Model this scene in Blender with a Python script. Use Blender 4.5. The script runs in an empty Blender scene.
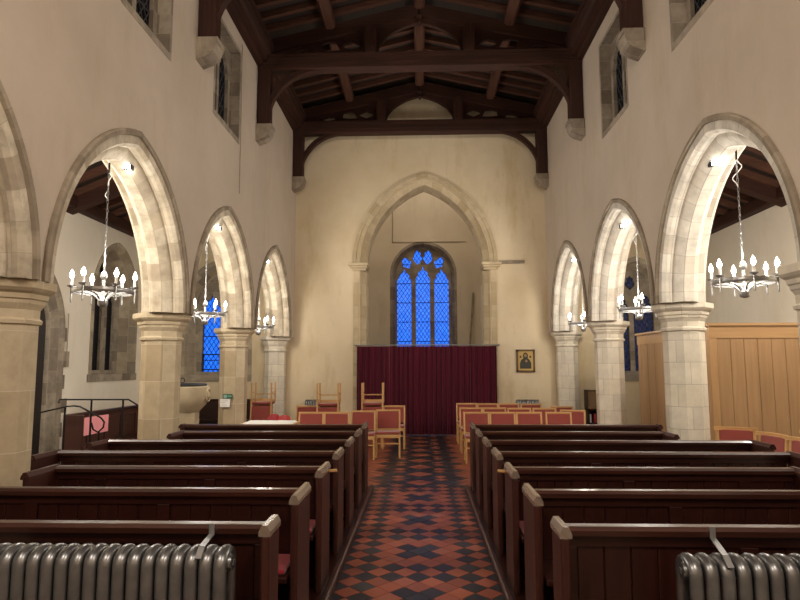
import bpy, bmesh, math, random
from mathutils import Vector, Matrix
random.seed(7)
PI = math.pi
S = bpy.context.scene
COL = S.collection

# ------------------------------------------------------------------ helpers
def woff(o):
    v = Vector((0, 0, 0))
    while o is not None:
        v += o.location; o = o.parent
    return v

class MB:
    def __init__(s): s.v = []; s.f = []; s.uv = {}; s.m = {}; s.cm = 0
    def add(s, vs, fs, uvs=None):
        b = len(s.v); s.v += [tuple(p) for p in vs]
        for i, f in enumerate(fs):
            if uvs: s.uv[len(s.f)] = uvs[i]
            s.m[len(s.f)] = s.cm
            s.f.append(tuple(b + k for k in f))
        return s
    def box(s, x0, x1, y0, y1, z0, z1, M=None):
        vs = [Vector(p) for p in ((x0,y0,z0),(x1,y0,z0),(x1,y1,z0),(x0,y1,z0),(x0,y0,z1),(x1,y0,z1),(x1,y1,z1),(x0,y1,z1))]
        if M: vs = [M @ p for p in vs]
        return s.add(vs, [(0,3,2,1),(4,5,6,7),(0,1,5,4),(1,2,6,5),(2,3,7,6),(3,0,4,7)])
    def cbox(s, x0, x1, y0, y1, z0, z1, c, ax='z', M=None):
        """box with its four long edges chamfered, long axis ax"""
        def ring(a0, a1, b0, b1): return [(a0+c,b0),(a1-c,b0),(a1,b0+c),(a1,b1-c),(a1-c,b1),(a0+c,b1),(a0,b1-c),(a0,b0+c)]
        if ax == 'z': r = ring(x0,x1,y0,y1); mk = lambda p, t: (p[0],p[1],t); e = (z0,z1)
        elif ax == 'x': r = ring(y0,y1,z0,z1); mk = lambda p, t: (t,p[0],p[1]); e = (x0,x1)
        else: r = ring(z0,z1,x0,x1); mk = lambda p, t: (p[1],t,p[0]); e = (y0,y1)
        vs = [Vector(mk(p, t)) for t in e for p in r]
        if M: vs = [M @ p for p in vs]
        n = 8
        return s.add(vs, [tuple(range(n))[::-1], tuple(range(n, 2*n))] + [(i,(i+1)%n,n+(i+1)%n,n+i) for i in range(n)])
    def prism(s, poly, ax, a, b):
        """2D polygon extruded along axis; poly coords are the two other axes in order (x,y),(x,z),(y,z)"""
        mk = {'z': lambda p,t:(p[0],p[1],t), 'y': lambda p,t:(p[0],t,p[1]), 'x': lambda p,t:(t,p[0],p[1])}[ax]
        n = len(poly)
        vs = [mk(p,a) for p in poly] + [mk(p,b) for p in poly]
        return s.add(vs, [tuple(range(n))[::-1], tuple(range(n,2*n))] + [(i,(i+1)%n,n+(i+1)%n,n+i) for i in range(n)])
    def tube(s, path, r, n=8, closed=False, flat=None):
        P = [Vector(p) for p in path]; m = len(P); rs = r if isinstance(r,(list,tuple)) else [r]*m
        vs = []; prev = None
        for i in range(m):
            if closed: t = P[(i+1)%m]-P[i-1]
            else: t = P[min(i+1,m-1)]-P[max(i-1,0)]
            t.normalize()
            if prev is None:
                a = Vector((0,0,1)) if abs(t.z) < .9 else Vector((1,0,0))
                u = t.cross(a).normalized()
            else:
                u = (prev - t*prev.dot(t)).normalized()
            prev = u; w = t.cross(u)
            for k in range(n):
                an = 2*PI*(k+.5)/n
                vs.append(P[i] + (u*math.cos(an)+w*math.sin(an))*rs[i])
        fs = []
        for i in range(m if closed else m-1):
            j = (i+1)%m
            for k in range(n): fs.append((i*n+k, i*n+(k+1)%n, j*n+(k+1)%n, j*n+k))
        if not closed: fs += [tuple(range(n))[::-1], tuple(range((m-1)*n, m*n))]
        return s.add(vs, fs)
    def lathe(s, prof, c, n=16, ph=0., ux=False):
        """prof [(r,z)] round the vertical through c; uv = (perimeter, z)"""
        vs = []; m = len(prof)
        for r, z in prof:
            for k in range(n):
                a = ph + 2*PI*k/n
                vs.append((c[0]+r*math.cos(a), c[1]+r*math.sin(a), c[2]+z))
        fs = []; uvs = []
        for i in range(m-1):
            for k in range(n):
                fs.append((i*n+k, i*n+(k+1)%n, (i+1)*n+(k+1)%n, (i+1)*n+k))
                R = max(prof[i][0], prof[i+1][0], .05); L = 2*R*math.sin(PI/n)
                z0, z1 = c[2]+prof[i][1], c[2]+prof[i+1][1]
                uvs.append([(k*L,z0),((k+1)*L,z0),((k+1)*L,z1),(k*L,z1)])
        fs += [tuple(range(n))[::-1], tuple(range((m-1)*n, m*n))]
        uvs += [[(0,0)]*n, [(0,0)]*n]
        return s.add(vs, fs, uvs)
    def cyl(s, a, b, r, n=10): return s.tube([a, b], r, n)
    def sphere(s, c, r, n=10, m=6, sz=1.):
        prof = [(max(r*math.sin(PI*i/m), 1e-4), -r*sz*math.cos(PI*i/m)) for i in range(m+1)]
        return s.lathe(prof, c, n)
    def plate(s, outer, holes, M, t):
        """flat plate with holes, made by the curve filler; local xy plane, thickness t centred, then M"""
        cu = bpy.data.curves.new('tmp', 'CURVE'); cu.dimensions = '2D'; cu.fill_mode = 'BOTH'; cu.extrude = t/2
        for lp in [outer] + list(holes):
            sp = cu.splines.new('POLY'); sp.points.add(len(lp)-1); sp.use_cyclic_u = True
            for q, p in zip(sp.points, lp): q.co = (p[0], p[1], 0, 1)
        o = bpy.data.objects.new('tmp', cu); COL.objects.link(o)
        dg = bpy.context.evaluated_depsgraph_get(); me = bpy.data.meshes.new_from_object(o.evaluated_get(dg))
        s.add([M @ v.co for v in me.vertices], [tuple(p.vertices) for p in me.polygons])
        bpy.data.objects.remove(o); bpy.data.curves.remove(cu); bpy.data.meshes.remove(me)
        return s
    def build(s, name, mat, parent=None, grain=None, smooth=False, bevel=0., kind=None, weld=False, fixn=True):
        me = bpy.data.meshes.new(name)
        off = woff(parent) if parent else Vector((0,0,0)); loc = Vector((0,0,0))
        if parent is None and kind is None and s.v:
            xs = [p[0] for p in s.v]; ys = [p[1] for p in s.v]; zs = [p[2] for p in s.v]
            loc = Vector(((min(xs)+max(xs))/2, (min(ys)+max(ys))/2, min(zs)))
        d = off + loc
        me.from_pydata([Vector(p)-d for p in s.v], [], s.f)
        mats = mat if isinstance(mat,(list,tuple)) else [mat]
        for m in mats: me.materials.append(m)
        uvl = me.uv_layers.new(name='UVMap')
        for p in me.polygons:
            p.material_index = min(s.m.get(p.index,0), len(mats)-1); p.use_smooth = bool(smooth)
            cu = s.uv.get(p.index)
            for j, li in enumerate(p.loop_indices):
                q = s.v[me.loops[li].vertex_index]
                if cu: uvl.data[li].uv = cu[j]; continue
                if grain:
                    a = 'xyz'.index(grain); o2 = [k for k in range(3) if k != a]
                    uvl.data[li].uv = (q[a], q[o2[0]]+q[o2[1]]*1.13)
                else:
                    nn = p.normal; ax = max(range(3), key=lambda k: abs(nn[k]))
                    uvl.data[li].uv = (q[0],q[1]) if ax == 2 else ((q[0],q[2]) if ax == 1 else (q[1],q[2]))
        bm = bmesh.new(); bm.from_mesh(me)
        if weld: bmesh.ops.remove_doubles(bm, verts=bm.verts, dist=1e-4)
        if fixn: bmesh.ops.recalc_face_normals(bm, faces=bm.faces)
        bm.to_mesh(me); bm.free()
        if smooth and smooth is not True:
            try: me.set_sharp_from_angle(angle=math.radians(smooth))
            except Exception: pass
        o = bpy.data.objects.new(name, me); COL.objects.link(o); o.location = loc
        if parent is not None: o.parent = parent
        if bevel:
            b = o.modifiers.new('edge', 'BEVEL'); b.width = bevel; b.segments = 2; b.limit_method = 'ANGLE'; b.angle_limit = .6
        if kind: o['kind'] = kind
        return o

def tag(o, label, cat, group=None):
    o['label'] = label; o['category'] = cat
    if group: o['group'] = group
    return o
def thing(name, label, cat, loc=(0,0,0), group=None):
    o = bpy.data.objects.new(name, None); COL.objects.link(o); o.location = loc; o.empty_display_size = .1
    return tag(o, label, cat, group)
def dup(o, label=None, loc=None, rz=None, parent=None, group=None):
    c = o.copy(); COL.objects.link(c)
    if parent is not None: c.parent = parent
    for ch in list(o.children): dup(ch, parent=c)
    if label: c['label'] = label
    if group: c['group'] = group
    if loc is not None: c.location = loc
    if rz is not None: c.rotation_euler = (0,0,rz)
    return c
def arc(cx, cy, r, a0, a1, n): return [(cx+r*math.cos(a0+(a1-a0)*i/n), cy+r*math.sin(a0+(a1-a0)*i/n)) for i in range(n+1)]
ORD = ['first','second','third','fourth','fifth','sixth','seventh','eighth']

# ------------------------------------------------------------------ materials
class N:
    def __init__(s, name):
        s.m = bpy.data.materials.new(name); s.m.use_nodes = True; s.t = s.m.node_tree; s.t.nodes.clear()
        s.o = s.t.nodes.new('ShaderNodeOutputMaterial')
    def n(s, typ, ins=None, **kw):
        x = s.t.nodes.new(typ)
        for k, v in kw.items(): setattr(x, k, v)
        for k, v in (ins or {}).items():
            if isinstance(v, bpy.types.NodeSocket): s.t.links.new(v, x.inputs[k])
            else: x.inputs[k].default_value = v
        return x
    def ramp(s, fac, stops):
        r = s.n('ShaderNodeValToRGB', {'Fac': fac}); e = r.color_ramp.elements
        while len(e) < len(stops): e.new(.5)
        for q, (p, c) in zip(e, stops): q.position = p; q.color = tuple(c)+(1,)
        return r.outputs['Color']
    def mix(s, f, a, b, typ='MIX'):
        x = s.n('ShaderNodeMix', data_type='RGBA', blend_type=typ)
        for i, v in ((0,f),(6,a),(7,b)):
            if isinstance(v, bpy.types.NodeSocket): s.t.links.new(v, x.inputs[i])
            else: x.inputs[i].default_value = v if i == 0 else (tuple(v)+(1,) if len(v) == 3 else v)
        return x.outputs[2]
    def math(s, op, a, b=0.):
        return s.n('ShaderNodeMath', {0:a, 1:b}, operation=op).outputs[0]
    def noise(s, vec, sc, det=4., rough=.55): return s.n('ShaderNodeTexNoise', {'Vector':vec,'Scale':sc,'Detail':det,'Roughness':rough}).outputs['Fac']
    def mapv(s, vec, sc=(1,1,1)): return s.n('ShaderNodeMapping', {'Vector':vec,'Scale':sc}).outputs[0]
    def done(s, color, rough=.6, metal=0., bump=None, bstr=.2, bdist=.01, spec=.5, coat=0., sheen=0.):
        b = s.n('ShaderNodeBsdfPrincipled')
        def st(k, v):
            if isinstance(v, bpy.types.NodeSocket): s.t.links.new(v, b.inputs[k])
            else: b.inputs[k].default_value = (tuple(v)+(1,)) if isinstance(v,(tuple,list)) else v
        st('Base Color', color); st('Roughness', rough); st('Metallic', metal); st('Specular IOR Level', spec)
        if coat: st('Coat Weight', coat)
        if sheen: st('Sheen Weight', sheen)
        if bump is not None:
            bp = s.n('ShaderNodeBump', {'Height':bump,'Strength':bstr,'Distance':bdist}); s.t.links.new(bp.outputs[0], b.inputs['Normal'])
        s.t.links.new(b.outputs[0], s.o.inputs[0]); return s.m

def plain(name, c, rough=.6, metal=0., spec=.5):
    return N(name).done(c, rough, metal, spec=spec)
def plaster(name, a, b, stain, amt):
    k = N(name); pos = k.n('ShaderNodeNewGeometry').outputs['Position']
    f1 = k.noise(pos, .55, 6, .6); f2 = k.noise(pos, 3.2, 6, .65)
    c = k.ramp(f1, [(.32,a),(.68,b)])
    st = k.ramp(k.noise(k.mapv(pos,(1.2,1.2,.35)), 1.1, 8, .7), [(.52,(0,0,0)),(.72,(amt,amt,amt))])
    c = k.mix(st, c, stain)
    c = k.mix(k.math('MULTIPLY', f2, .22), c, tuple(x*.72 for x in a))
    return k.done(c, .9, bump=k.noise(pos, 14, 6, .6), bstr=.12, bdist=.02, spec=.15)
def stone(name, cols, mortar, bw, rh, dirt=.5, off=.5):
    k = N(name); uv = k.n('ShaderNodeUVMap').outputs[0]; pos = k.n('ShaderNodeNewGeometry').outputs['Position']
    br = k.n('ShaderNodeTexBrick', {'Vector':uv,'Color1':(0,0,0,1),'Color2':(1,1,1,1),'Mortar':(.5,.5,.5,1),'Scale':1.,'Mortar Size':.004,'Mortar Smooth':.25,'Bias':0.,'Brick Width':bw,'Row Height':rh}, offset=off)
    tone = k.ramp(br.outputs['Color'], [(i/(len(cols)-1), c) for i, c in enumerate(cols)])
    nz = k.noise(pos, 5., 8, .65)
    d = k.ramp(nz, [(.40,(0,0,0)),(.75,(dirt,dirt,dirt))])
    c = k.mix(d, tone, tuple(x*.55 for x in cols[0]))
    c = k.mix(k.math('MULTIPLY', br.outputs['Fac'], .75), c, mortar)
    h = k.math('SUBTRACT', k.math('MULTIPLY', k.noise(pos, 22., 6, .6), .5), k.math('MULTIPLY', br.outputs['Fac'], .6))
    return k.done(c, .85, bump=h, bstr=.3, bdist=.012, spec=.2)
def wood(name, a, b, rough=.4, sc=1., bstr=.08, spec=.5, coat=0.):
    k = N(name); uv = k.n('ShaderNodeUVMap').outputs[0]
    g = k.noise(k.mapv(uv,(1.4*sc,26*sc,1)), 1., 5, .6); g2 = k.noise(k.mapv(uv,(.7*sc,3.1*sc,1)), 1., 3, .5)
    f = k.math('ADD', k.math('MULTIPLY', g, .6), k.math('MULTIPLY', g2, .4))
    c = k.ramp(f, [(.32,a),(.68,b)])
    return k.done(c, rough, bump=g, bstr=bstr, bdist=.004, spec=spec, coat=coat)
def fabric(name, c, sc=90., sheen=.3):
    k = N(name); uv = k.n('ShaderNodeUVMap').outputs[0]
    f = k.noise(uv, sc, 3, .6)
    return k.done(k.mix(f, tuple(x*.75 for x in c), tuple(min(1,x*1.2) for x in c)), .9, bump=f, bstr=.15, bdist=.003, spec=.15, sheen=sheen)

M = {}
M['plaster'] = plaster('nave_plaster', (.465,.385,.305), (.555,.465,.375), (.42,.315,.20), .5)
M['plaster_west'] = plaster('west_plaster', (.60,.485,.31), (.73,.615,.44), (.50,.37,.19), .85)
M['plaster_aisle'] = plaster('aisle_plaster', (.78,.71,.59), (.84,.77,.65), (.55,.45,.33), .35)
M['plaster_tower'] = plaster('tower_plaster', (.60,.51,.38), (.68,.58,.44), (.40,.33,.23), .5)
M['stone_w'] = stone('buff_ashlar', [(.38,.295,.185),(.48,.385,.255),(.55,.455,.315),(.43,.335,.21)], (.60,.52,.39), .62, .50, .4)
M['stone_e'] = stone('pale_ashlar', [(.52,.46,.37),(.62,.56,.46),(.70,.63,.50),(.56,.49,.38)], (.30,.26,.21), .36, .29, .35)
M['arch_l'] = stone('buff_voussoirs', [(.46,.38,.275),(.58,.50,.38),(.66,.585,.46),(.38,.31,.225)], (.36,.29,.21), .27, .2, .85, 0.)
M['arch_r'] = stone('pale_voussoirs', [(.54,.49,.415),(.63,.58,.50),(.69,.64,.55),(.50,.44,.36)], (.27,.23,.19), .27, .2, .7, 0.)
M['hood'] = stone('weathered_hood', [(.25,.20,.145),(.33,.27,.20),(.38,.32,.24)], (.22,.18,.14), .25, .3, .7)
M['arch_t'] = stone('tower_voussoirs', [(.44,.34,.20),(.52,.42,.27),(.58,.47,.31)], (.34,.26,.16), .32, .3, .4)
M['stone_dark'] = stone('grey_rubble', [(.20,.16,.12),(.30,.25,.19),(.38,.32,.24),(.25,.21,.17)], (.34,.29,.22), .42, .26, .7)
M['splay'] = stone('buff_rubble', [(.30,.24,.17),(.46,.38,.26),(.24,.20,.15),(.52,.44,.32),(.36,.29,.20)], (.52,.45,.34), .42, .28, .6)
M['stone_pale'] = stone('font_limestone', [(.56,.46,.31),(.62,.52,.36)], (.5,.42,.3), 3., 3., .4)
M['pew'] = wood('stained_pew_oak', (.012,.0030,.0022), (.038,.0100,.0068), .32, spec=.4)
M['pewend'] = wood('stained_pew_end', (.024,.0062,.0042), (.058,.0165,.0105), .42, spec=.4)
M['pewcap'] = wood('worn_painted_sheen_pew_cap', (.13,.095,.072), (.24,.185,.145), .25, coat=.2)  # slight wear, with reflected light painted in as a paler tone
M['roof'] = wood('old_roof_oak', (.019,.0062,.0038), (.050,.0175,.0095), .65, spec=.25)
M['rafter'] = wood('roof_rafter_oak', (.048,.019,.011), (.11,.046,.027), .7, spec=.25)
M['boards'] = wood('roof_boards', (.014,.008,.006), (.034,.019,.013), .8)
M['screen'] = wood('pale_oak_veneer', (.27,.155,.070), (.38,.225,.108), .4, .8)
M['screen2'] = wood('pale_oak_trim', (.34,.19,.08), (.45,.27,.125), .4, .8)
M['chairwood'] = wood('beech', (.46,.25,.09), (.62,.37,.15), .4)
M['redfab'] = fabric('brick_red_upholstery', (.27,.062,.050))
M['redpad'] = fabric('crimson_pad', (.25,.012,.022))
M['redplastic'] = plain('red_vinyl', (.42,.025,.030), .5)
M['pink'] = plain('pink_paper', (.80,.30,.33), .8)
M['white'] = plain('white_paper', (.82,.80,.76), .8)
M['iron'] = plain('black_iron', (.012,.012,.013), .45, .6)
k = N('cast_iron_paint'); pos = k.n('ShaderNodeNewGeometry').outputs['Position']
M['radiator'] = k.done(k.ramp(k.noise(pos, 9, 4), [(.3,(.16,.162,.165)),(.7,(.24,.242,.245))]), .32, .8, bump=k.noise(pos, 60, 3), bstr=.05, bdist=.003)
M['steel'] = plain('grey_steel', (.30,.30,.30), .4, .8)
M['silver'] = plain('chandelier_iron', (.36,.355,.35), .35, .7)
M['candle'] = plain('candle_sleeve', (.86,.84,.80), .5)
def emis(name, c, s):
    k = N(name); e = k.n('ShaderNodeEmission', {'Color':tuple(c)+(1,),'Strength':s}); k.t.links.new(e.outputs[0], k.o.inputs[0]); return k.m
M['bulb'] = emis('lit_bulb', (1.,.90,.74), 30.)
M['flood'] = emis('lit_floodlight', (.95,.97,1.), 40.)
# velvet curtain
k = N('maroon_velvet'); uv = k.n('ShaderNodeUVMap').outputs[0]
M['velvet'] = k.done(k.ramp(k.noise(k.mapv(uv,(.3,5,1)),1.,4), [(.3,(.050,.0025,.010)),(.7,(.088,.006,.018))]), .85, spec=.1, sheen=.25)
# leaded glass: diamond lead lines over a clear tinted pane
def leaded(name, tint, cell, line, tr=.9, swap=False, lead=(.015,.016,.02)):
    k = N(name); uv = k.n('ShaderNodeUVMap').outputs[0]
    sp = k.n('ShaderNodeSeparateXYZ', {0:uv}); x = k.math('DIVIDE', sp.outputs[0], cell); y = k.math('DIVIDE', sp.outputs[1], cell*1.5)
    def ln(e): return k.math('LESS_THAN', k.math('PINGPONG', e, .5), line)
    l = k.math('MAXIMUM', ln(k.math('ADD', x, y)), ln(k.math('SUBTRACT', x, y)))
    bars = k.math('LESS_THAN', k.math('PINGPONG', k.math('DIVIDE', sp.outputs[1], .62), .5), .018)
    l = k.math('MAXIMUM', l, bars)
    va = k.noise(k.mapv(uv,(7,5,1)), 1., 2)
    tc = k.ramp(va, [(.3,tuple(x*.85 for x in tint)),(.7,tint)])
    t = k.n('ShaderNodeBsdfTransparent', {'Color':tc}); g = k.n('ShaderNodeBsdfGlossy', {'Roughness':.3,'Color':(1,1,1,1)})
    a = k.n('ShaderNodeMixShader', {0:(1-tr)*.4, 1:t.outputs[0], 2:g.outputs[0]})
    d = k.n('ShaderNodeBsdfDiffuse', {'Color':tuple(lead)+(1,)})
    b = k.n('ShaderNodeMixShader', {0:l, 1:a.outputs[0], 2:d.outputs[0]})
    k.t.links.new(b.outputs[0], k.o.inputs[0]); return k.m
M['glass'] = leaded('clear_leaded_glass', (.95,.97,1.), .125, .055, .95)
M['glass_dark'] = leaded('dark_leaded_glass', (.05,.06,.07), .12, .10, .9, lead=(.03,.03,.033))
M['glass_dim'] = leaded('dim_leaded_glass', (.17,.19,.20), .14, .09, .9, lead=(.05,.05,.055))
# floor
M['tile_r'] = [plain('terracotta_tile_%s' % n, c, .42) for n, c in (('warm',(.275,.072,.038)),('brown',(.215,.058,.034)),('bright',(.33,.092,.046)),('worn',(.285,.086,.050)))]
M['tile_b'] = [plain('blue_black_tile_%s' % n, c, .4) for n, c in (('slate',(.018,.020,.026)),('dark',(.012,.013,.018)),('grey',(.030,.033,.038)))]
M['grout'] = plain('tile_grout', (.10,.065,.045), .9)
M['flag'] = stone('floor_flags', [(.16,.12,.09),(.22,.17,.13)], (.08,.06,.05), .6, .6, .5)
M['dark'] = plain('unlit_void', (.006,.005,.005), .9)
M['doorwood'] = wood('dark_door_oak', (.010,.006,.005), (.022,.012,.009), .6)

# ------------------------------------------------------------------ main dimensions
WL, WR, TH = -3.22, 3.18, .56           # nave faces of the two arcade walls, their thickness
YB = 15.55                                # nave face of the west wall
CL, CR = WL-TH/2, WR+TH/2
PY = [1.80, 5.15, 8.50, 11.85, 15.25]    # pier lines
ZCS = {-1: 2.42, 1: 2.52}                                 # top of capitals
AW = 7.0                                  # aisle outer walls
MID = [(PY[i]+PY[i+1])/2-.09 for i in range(4)]
HW, RS = 1.65, {-1: 1.97, 1: 1.92}
def parch(h, rise):
    d = max((rise*rise-h*h)/(2*h), 0); return d, h+d
def arch_pts(R, d, n=16):
    """half arch from the left spring to the apex, (u, z)"""
    th = math.acos(d/R); return [(d-R*math.cos(th*i/n), R*math.sin(th*i/n)) for i in range(n+1)]
def arch_full(R, d, n=16):
    a = arch_pts(R, d, n); return a + [(-u, z) for u, z in a[-2::-1]]

# ------------------------------------------------------------------ floor
XC, DX, DY, Y0T = -.035, .2155, .2335, 5.22
fl = MB(); fl.cm = 7
fl.box(-8, 8, -3.5, 20, -.3, -.012)
fl.cm = 7
xl, xr = -.69-.03, .62+.03
def tile(cx, cy, black):
    g = .965
    pts = [(cx-DX/2*g,cy),(cx,cy-DY/2*g),(cx+DX/2*g,cy),(cx,cy+DY/2*g)]
    xa, xb = (-3.2, 3.15) if cy > 8.75 else (-.76, .68)
    def clip(poly, s, lim):
        out = []
        for i in range(len(poly)):
            p, q = poly[i], poly[(i+1)%len(poly)]
            ip, iq = s*(p[0]-lim) >= 0, s*(q[0]-lim) >= 0
            if ip: out.append(p)
            if ip != iq:
                t = (lim-p[0])/(q[0]-p[0]); out.append((lim, p[1]+t*(q[1]-p[1])))
        return out
    pts = clip(pts, 1, xa)
    if pts: pts = clip(pts, -1, xb)
    if len(pts) < 3: return
    fl.cm = (4 + random.choice((0,0,1,2))) if black else random.choice((0,0,1,2,3))
    n = len(pts)
    fl.add([(x,y,0) for x,y in pts]+[(x,y,-.014) for x,y in pts], [tuple(range(n))] + [(i,n+i,n+(i+1)%n,(i+1)%n) for i in range(n)])
def isblack(c, r):      # c, r multiples of .5 ; both integer or both half
    ri = int(math.floor(r+1e-6))
    if r <= 14.6:
        if c == int(c):
            if abs(c) in (2,3): return True
            if ri % 5 in (0,1): return abs(c) <= 3
            return ri % 5 == 3 and c == 0
        return abs(c) == .5 and (ri % 5 in (2,3))
    if r <= 16.1: return (c == int(c)) and abs(c) <= 3
    q = (r-16) % 3.
    if abs(c) in (2.,2.5): return True
    if abs(c) == 3.5 or abs(c) == 3.: return q in (0.,)
    if q == 0.: return abs(c) in (0.,1.)
    if q == 1.5: return abs(c) in (1.5,)
    if q in (1.,2.): return abs(c) == 1.
    return q in (.5,2.5) and abs(c) == .5
rr = -16
while Y0T + rr*DY < 15.5:
    for c in range(-16, 17):
        tile(XC + c*DX, Y0T + rr*DY, isblack(float(c), float(rr)) )
        tile(XC + (c+.5)*DX, Y0T + (rr+.5)*DY, isblack(c+.5, rr+.5))
    rr += 1
fl.build('floor', M['tile_r'] + M['tile_b'] + [M['grout'] if False else M['flag']], kind='structure', fixn=False)

# pew platforms with timber kerbs
for sx, x0, x1 in ((-1,-.72,-3.3), (1,.645,3.26)):
    p = thing('pew_platform', 'low boarded platform under the pews %s of the tiled aisle' % ('left' if sx < 0 else 'right'), 'platform', (x0+sx*1.2, 5.9, 0))
    a, b = sorted((x0, x1)); 
    MB().box(a, b, 3.1, 8.72, 0, .055).build('deck', M['pew'], p, 'x')
    k0, k1 = sorted((x0, x0-sx*.05))
    MB().cbox(k0, k1, 3.1, 8.74, 0, .075, .012, 'y').build('kerb', M['pewend'], p, 'y')

# ------------------------------------------------------------------ arcade walls
CW = [(6.2,7.48),(9.2,10.5)]; CZ = (5.68,7.30)
def wallM(xc): return Matrix(((0,0,1,xc),(1,0,0,0),(0,1,0,0),(0,0,0,1)))      # local (x,y,z)->(Y,Z,X)
for side, xc in (('left',CL),('right',CR)):
    sg = -1 if xc < 0 else 1; ZC = ZCS[sg]; AD, AR = parch(HW, RS[sg])
    out = [(-3.5,0),(1.9,0)]
    for m in MID:
        out += [(m+u, ZC+z) for u, z in arch_full(AR-.16, AD)]
    out += [(YB,ZC-.02),(YB,9.),(-3.5,9.)]
    holes = [[(a,CZ[0]),(b,CZ[0]),(b,CZ[1]),(a,CZ[1])] for a, b in CW]
    MB().plate(out, holes, wallM(xc), TH).build('wall_'+side, M['plaster'], kind='structure')

def sweep_arch(mb, prof, h, rise, place, n=18, legs=None, rin=None):
    """prof [(r, depth)]; place(u, z, depth)->xyz; legs: z drop of straight jambs below the spring"""
    d, R = parch(h, rise); cols = []
    for r, dp in prof:
        if rin: d, R = parch(h-r, rise-r*rin); a = arch_full(R, d, n)
        else: a = arch_full(R-r, d, n)
        if legs: a = [(a[0][0], -legs)] + a + [(a[-1][0], -legs)]
        cols.append([place(u, z, dp) for u, z in a])
    vs = [p for c in cols for p in c]; L = len(cols[0]); fs = []; uvs = []
    vv = 0
    for j in range(len(prof)-1):
        dv = math.hypot(prof[j+1][0]-prof[j][0], prof[j+1][1]-prof[j][1]); s = 0
        for i in range(L-1):
            p, q = Vector(cols[0][i]), Vector(cols[0][i+1]); ds = (q-p).length
            fs.append((j*L+i, j*L+i+1, (j+1)*L+i+1, (j+1)*L+i))
            uvs.append([(s,vv),(s+ds,vv),(s+ds,vv+dv),(s,vv+dv)]); s += ds
        vv += dv
    mb.add(vs, fs, uvs)
halfp = [(.075,-.006),(.17,-.006),(.20,.04),(.20,.12),(.225,.12),(.26,.135),(.34,.22),(.34,TH/2)]
prof = halfp + [(r, TH-d) for r, d in halfp[-2::-1]]
hoodp = [(.01,.02),(.01,-.03),(.03,-.045),(.072,-.04),(.08,-.004)]
which = ['at the left edge of the photo','nearest full arch','middle arch','farthest arch']
for sx, xf, side in ((-1,WL,'left'),(1,WR,'right')):
    ZC = ZCS[sx]; RISE = RS[sx]
    for i, m in enumerate(MID):
        nm = ['first stone arch of the %s arcade, cut off by the photo edge','second stone arch of the %s arcade, framing the largest chandelier','third stone arch of the %s arcade, between its two full pillars','last stone arch of the %s arcade, against the west wall'][i] % side
        t = thing('stone_arch', nm, 'arch', (xf+sx*TH/2, m, ZC), 'pointed arches of the %s arcade' % side)
        pl = lambda u, z, dp, ZC=ZC: (xf+sx*dp, m+u, ZC+z)
        mb = MB(); sweep_arch(mb, prof, HW, RISE, pl); mb.build('voussoirs', M['arch_l' if sx < 0 else 'arch_r'], t, smooth=25)
        mb = MB(); sweep_arch(mb, hoodp, HW, RISE, pl); mb.build('hood_mould', M['hood'], t, smooth=40)

def octo(r): return r/math.cos(PI/8)
shaft = [(.33,0),(.33,.10),(.30,.14),(.29,.24),(.243,.28),(.243,2.14)]
cap = [(.243,2.13),(.265,2.14),(.27,2.17),(.247,2.19),(.249,2.26),(.28,2.31),(.285,2.34),(.30,2.35),(.307,2.39),(.335,2.41),(.357,2.435),(.357,2.50)]
pn = {(-1,1):'buff octagonal stone pillar at the left edge of the photo',(-1,2):'buff octagonal pillar second from the left edge, beside the iron handrail',(-1,3):'buff octagonal pillar left of the aisle with a green sign and a paper notice',
      (1,1):'octagonal pillar at the right edge showing only its moulded capital',(1,2):'pale octagonal pillar standing beside the oak screen',(1,3):'pale octagonal pillar right of the nave, next to the small bookcase',
      (-1,4):'pale half pillar against the west wall behind the stacked chair',(1,4):'pale half pillar against the west wall behind the right chairs'}
for sx, xc0 in ((-1,-3.61),(1,3.55)):
    for i in (1,2,3,4):
        y = PY[i]; xc = (3.38 if sx > 0 else -3.56) if i == 1 else xc0; dz = ZCS[sx]-2.5; t = thing('stone_pillar', pn[(sx,i)], 'pillar', (xc,y,0), 'arcade pillars')
        pale = sx > 0 or i == 4
        ms = M['stone_e' if pale else 'stone_w']
        MB().lathe([(octo(r),z if z < 2 else z+dz) for r,z in shaft], (xc,y,0), 8, PI/8).build('shaft', ms, t)
        MB().lathe([(octo(r),z+dz) for r,z in cap], (xc,y,0), 8, PI/8).build('capital', ms, t)

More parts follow.
